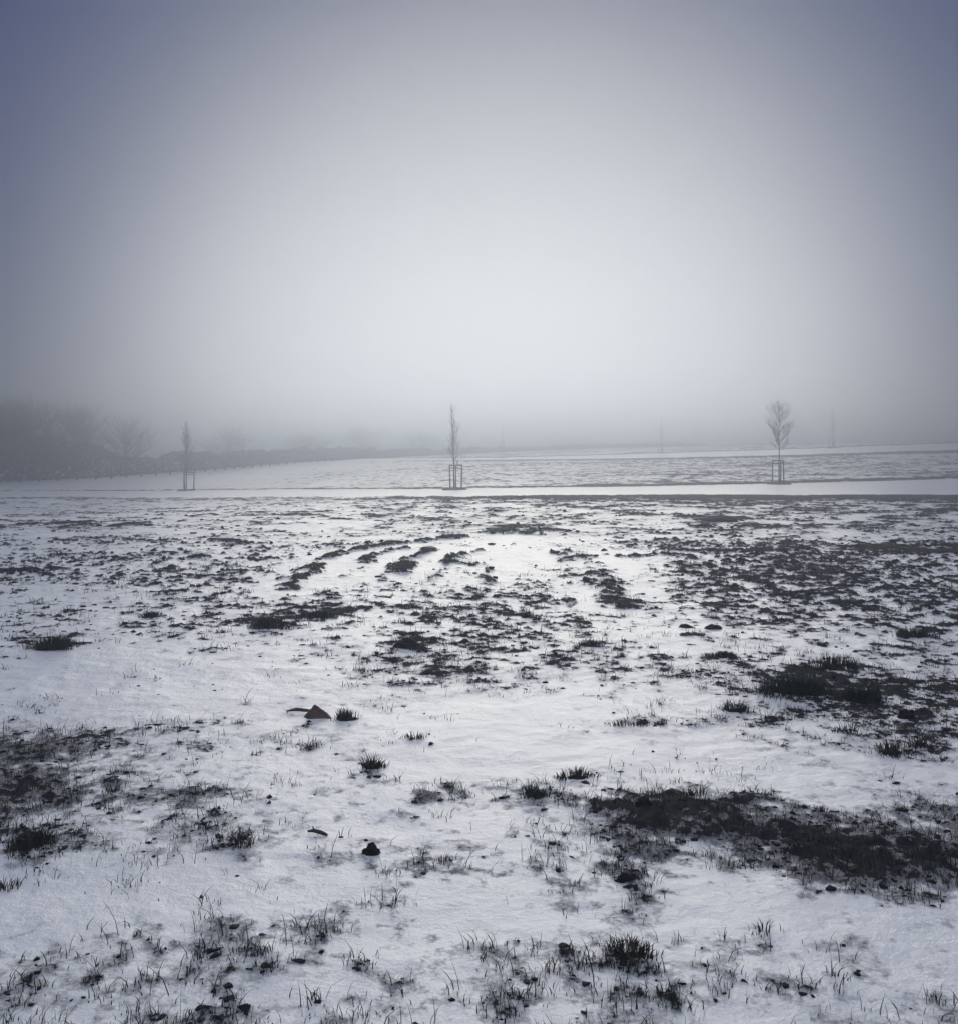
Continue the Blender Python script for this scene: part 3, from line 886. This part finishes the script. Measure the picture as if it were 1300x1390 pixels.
# ------------------------------------------------------------------ light
GLOW_AZ, GLOW_EL = R(1.6), R(6.0)
gd = Vector((math.sin(GLOW_AZ) * math.cos(GLOW_EL), math.cos(GLOW_AZ) * math.cos(GLOW_EL), math.sin(GLOW_EL)))
w = bpy.data.worlds.new('World'); sc.world = w; w.use_nodes = True; nt = w.node_tree; nt.nodes.clear()
out = nt.nodes.new('ShaderNodeOutputWorld'); bg = nt.nodes.new('ShaderNodeBackground'); nt.links.new(bg.outputs[0], out.inputs[0])
tc = nt.nodes.new('ShaderNodeTexCoord')
vm = nt.nodes.new('ShaderNodeVectorMath'); vm.operation = 'DOT_PRODUCT'; vm.inputs[1].default_value = gd
nrm = nt.nodes.new('ShaderNodeVectorMath'); nrm.operation = 'NORMALIZE'; nt.links.new(tc.outputs['Generated'], nrm.inputs[0])
nt.links.new(nrm.outputs[0], vm.inputs[0])
ang = mth(nt, 'DIVIDE', mth(nt, 'ARCCOSINE', mth(nt, 'MINIMUM', vm.outputs['Value'], .99999)), math.pi)
ramp = nt.nodes.new('ShaderNodeValToRGB'); nt.links.new(ang, ramp.inputs[0])
ramp.color_ramp.interpolation = 'LINEAR'
stops = []
for dg in (0, 2, 4, 6, 8, 10, 12, 14, 16, 18, 20, 22, 25, 28, 32, 36, 42, 50, 65, 90, 180):
    g_ = math.exp(-(dg / 23.5) ** 3.6); b_ = .45 + .55 * math.exp(-(dg / 45.0) ** 2)
    stops.append((dg, (.12 * g_ + .034 * b_, .095 * g_ + .060 * b_, .01 * g_ + .185 * b_)))
els = ramp.color_ramp.elements
while len(els) < len(stops): els.new(.5)
for e_, (dg, c) in zip(els, stops): e_.position = dg / 180; e_.color = (*c, 1)
sep = nt.nodes.new('ShaderNodeSeparateXYZ'); nt.links.new(nrm.outputs[0], sep.inputs[0])
zr = nt.nodes.new('ShaderNodeValToRGB'); nt.links.new(sep.outputs['Z'], zr.inputs[0]); zr.color_ramp.interpolation = 'LINEAR'
zs = [(.0, (0, 0, 0)), (.56, (0, 0, 0)), (.66, (.13, .14, .15)), (.8, (.54, .56, .62)), (1.0, (.92, .95, 1.02))]
els = zr.color_ramp.elements
while len(els) < len(zs): els.new(.5)
for e_, (p_, c) in zip(els, zs): e_.position = p_; e_.color = (*c, 1)
sky = nt.nodes.new('ShaderNodeTexSky'); sky.sky_type = 'NISHITA'; sky.sun_disc = False
sky.sun_elevation = GLOW_EL; sky.sun_rotation = GLOW_AZ; sky.dust_density = 5
hs = nt.nodes.new('ShaderNodeHueSaturation'); hs.inputs['Saturation'].default_value = .25; hs.inputs['Value'].default_value = .0015
nt.links.new(sky.outputs[0], hs.inputs['Color'])
cn = noise_node(nt, 2.6, 3, .5, nrm.outputs[0]); vs_ = nt.nodes.new('ShaderNodeVectorMath'); vs_.operation = 'SCALE'
nt.links.new(ramp.outputs[0], vs_.inputs[0]); nt.links.new(mth(nt, 'MULTIPLY_ADD', cn.outputs[0], .34, .83), vs_.inputs['Scale'])
ad = nt.nodes.new('ShaderNodeVectorMath'); ad.operation = 'ADD'; nt.links.new(vs_.outputs[0], ad.inputs[0]); nt.links.new(zr.outputs[0], ad.inputs[1])
ad2 = nt.nodes.new('ShaderNodeVectorMath'); ad2.operation = 'ADD'; nt.links.new(ad.outputs[0], ad2.inputs[0]); nt.links.new(hs.outputs[0], ad2.inputs[1])
nt.links.new(ad2.outputs[0], bg.inputs[0]); bg.inputs[1].default_value = 1.0

ld = bpy.data.lights.new('sun', 'SUN'); ld.energy = 3.4; ld.angle = R(42); ld.color = (1.0, .945, .79)
lo = bpy.data.objects.new('sun', ld); COL.objects.link(lo)
lo.rotation_euler = (-gd).to_track_quat('-Z', 'Y').to_euler(); lo.location = (10, 60, 60)

# ------------------------------------------------------------------ camera and render
cd = bpy.data.cameras.new('camera'); co = bpy.data.objects.new('camera', cd); COL.objects.link(co)
co.location = (0, 0, EYE); co.rotation_euler = (R(90), 0, 0)
cd.sensor_fit = 'HORIZONTAL'; cd.sensor_width = 36; cd.lens = 36.0
cd.shift_y = -75 / 1300; cd.clip_end = 2500; cd.clip_start = .05
sc.camera = co
sc.view_settings.view_transform = 'Standard'; sc.view_settings.look = 'None'
sc.view_settings.exposure = 0.19; sc.view_settings.gamma = 1.0
sc.render.engine = 'CYCLES'
cy = sc.cycles
cy.volume_bounces = 3; cy.max_bounces = 6; cy.diffuse_bounces = 2; cy.glossy_bounces = 2
cy.use_denoising = True
try: cy.denoiser = 'OPENIMAGEDENOISE'
except Exception: pass
cy.sample_clamp_indirect = 4.0
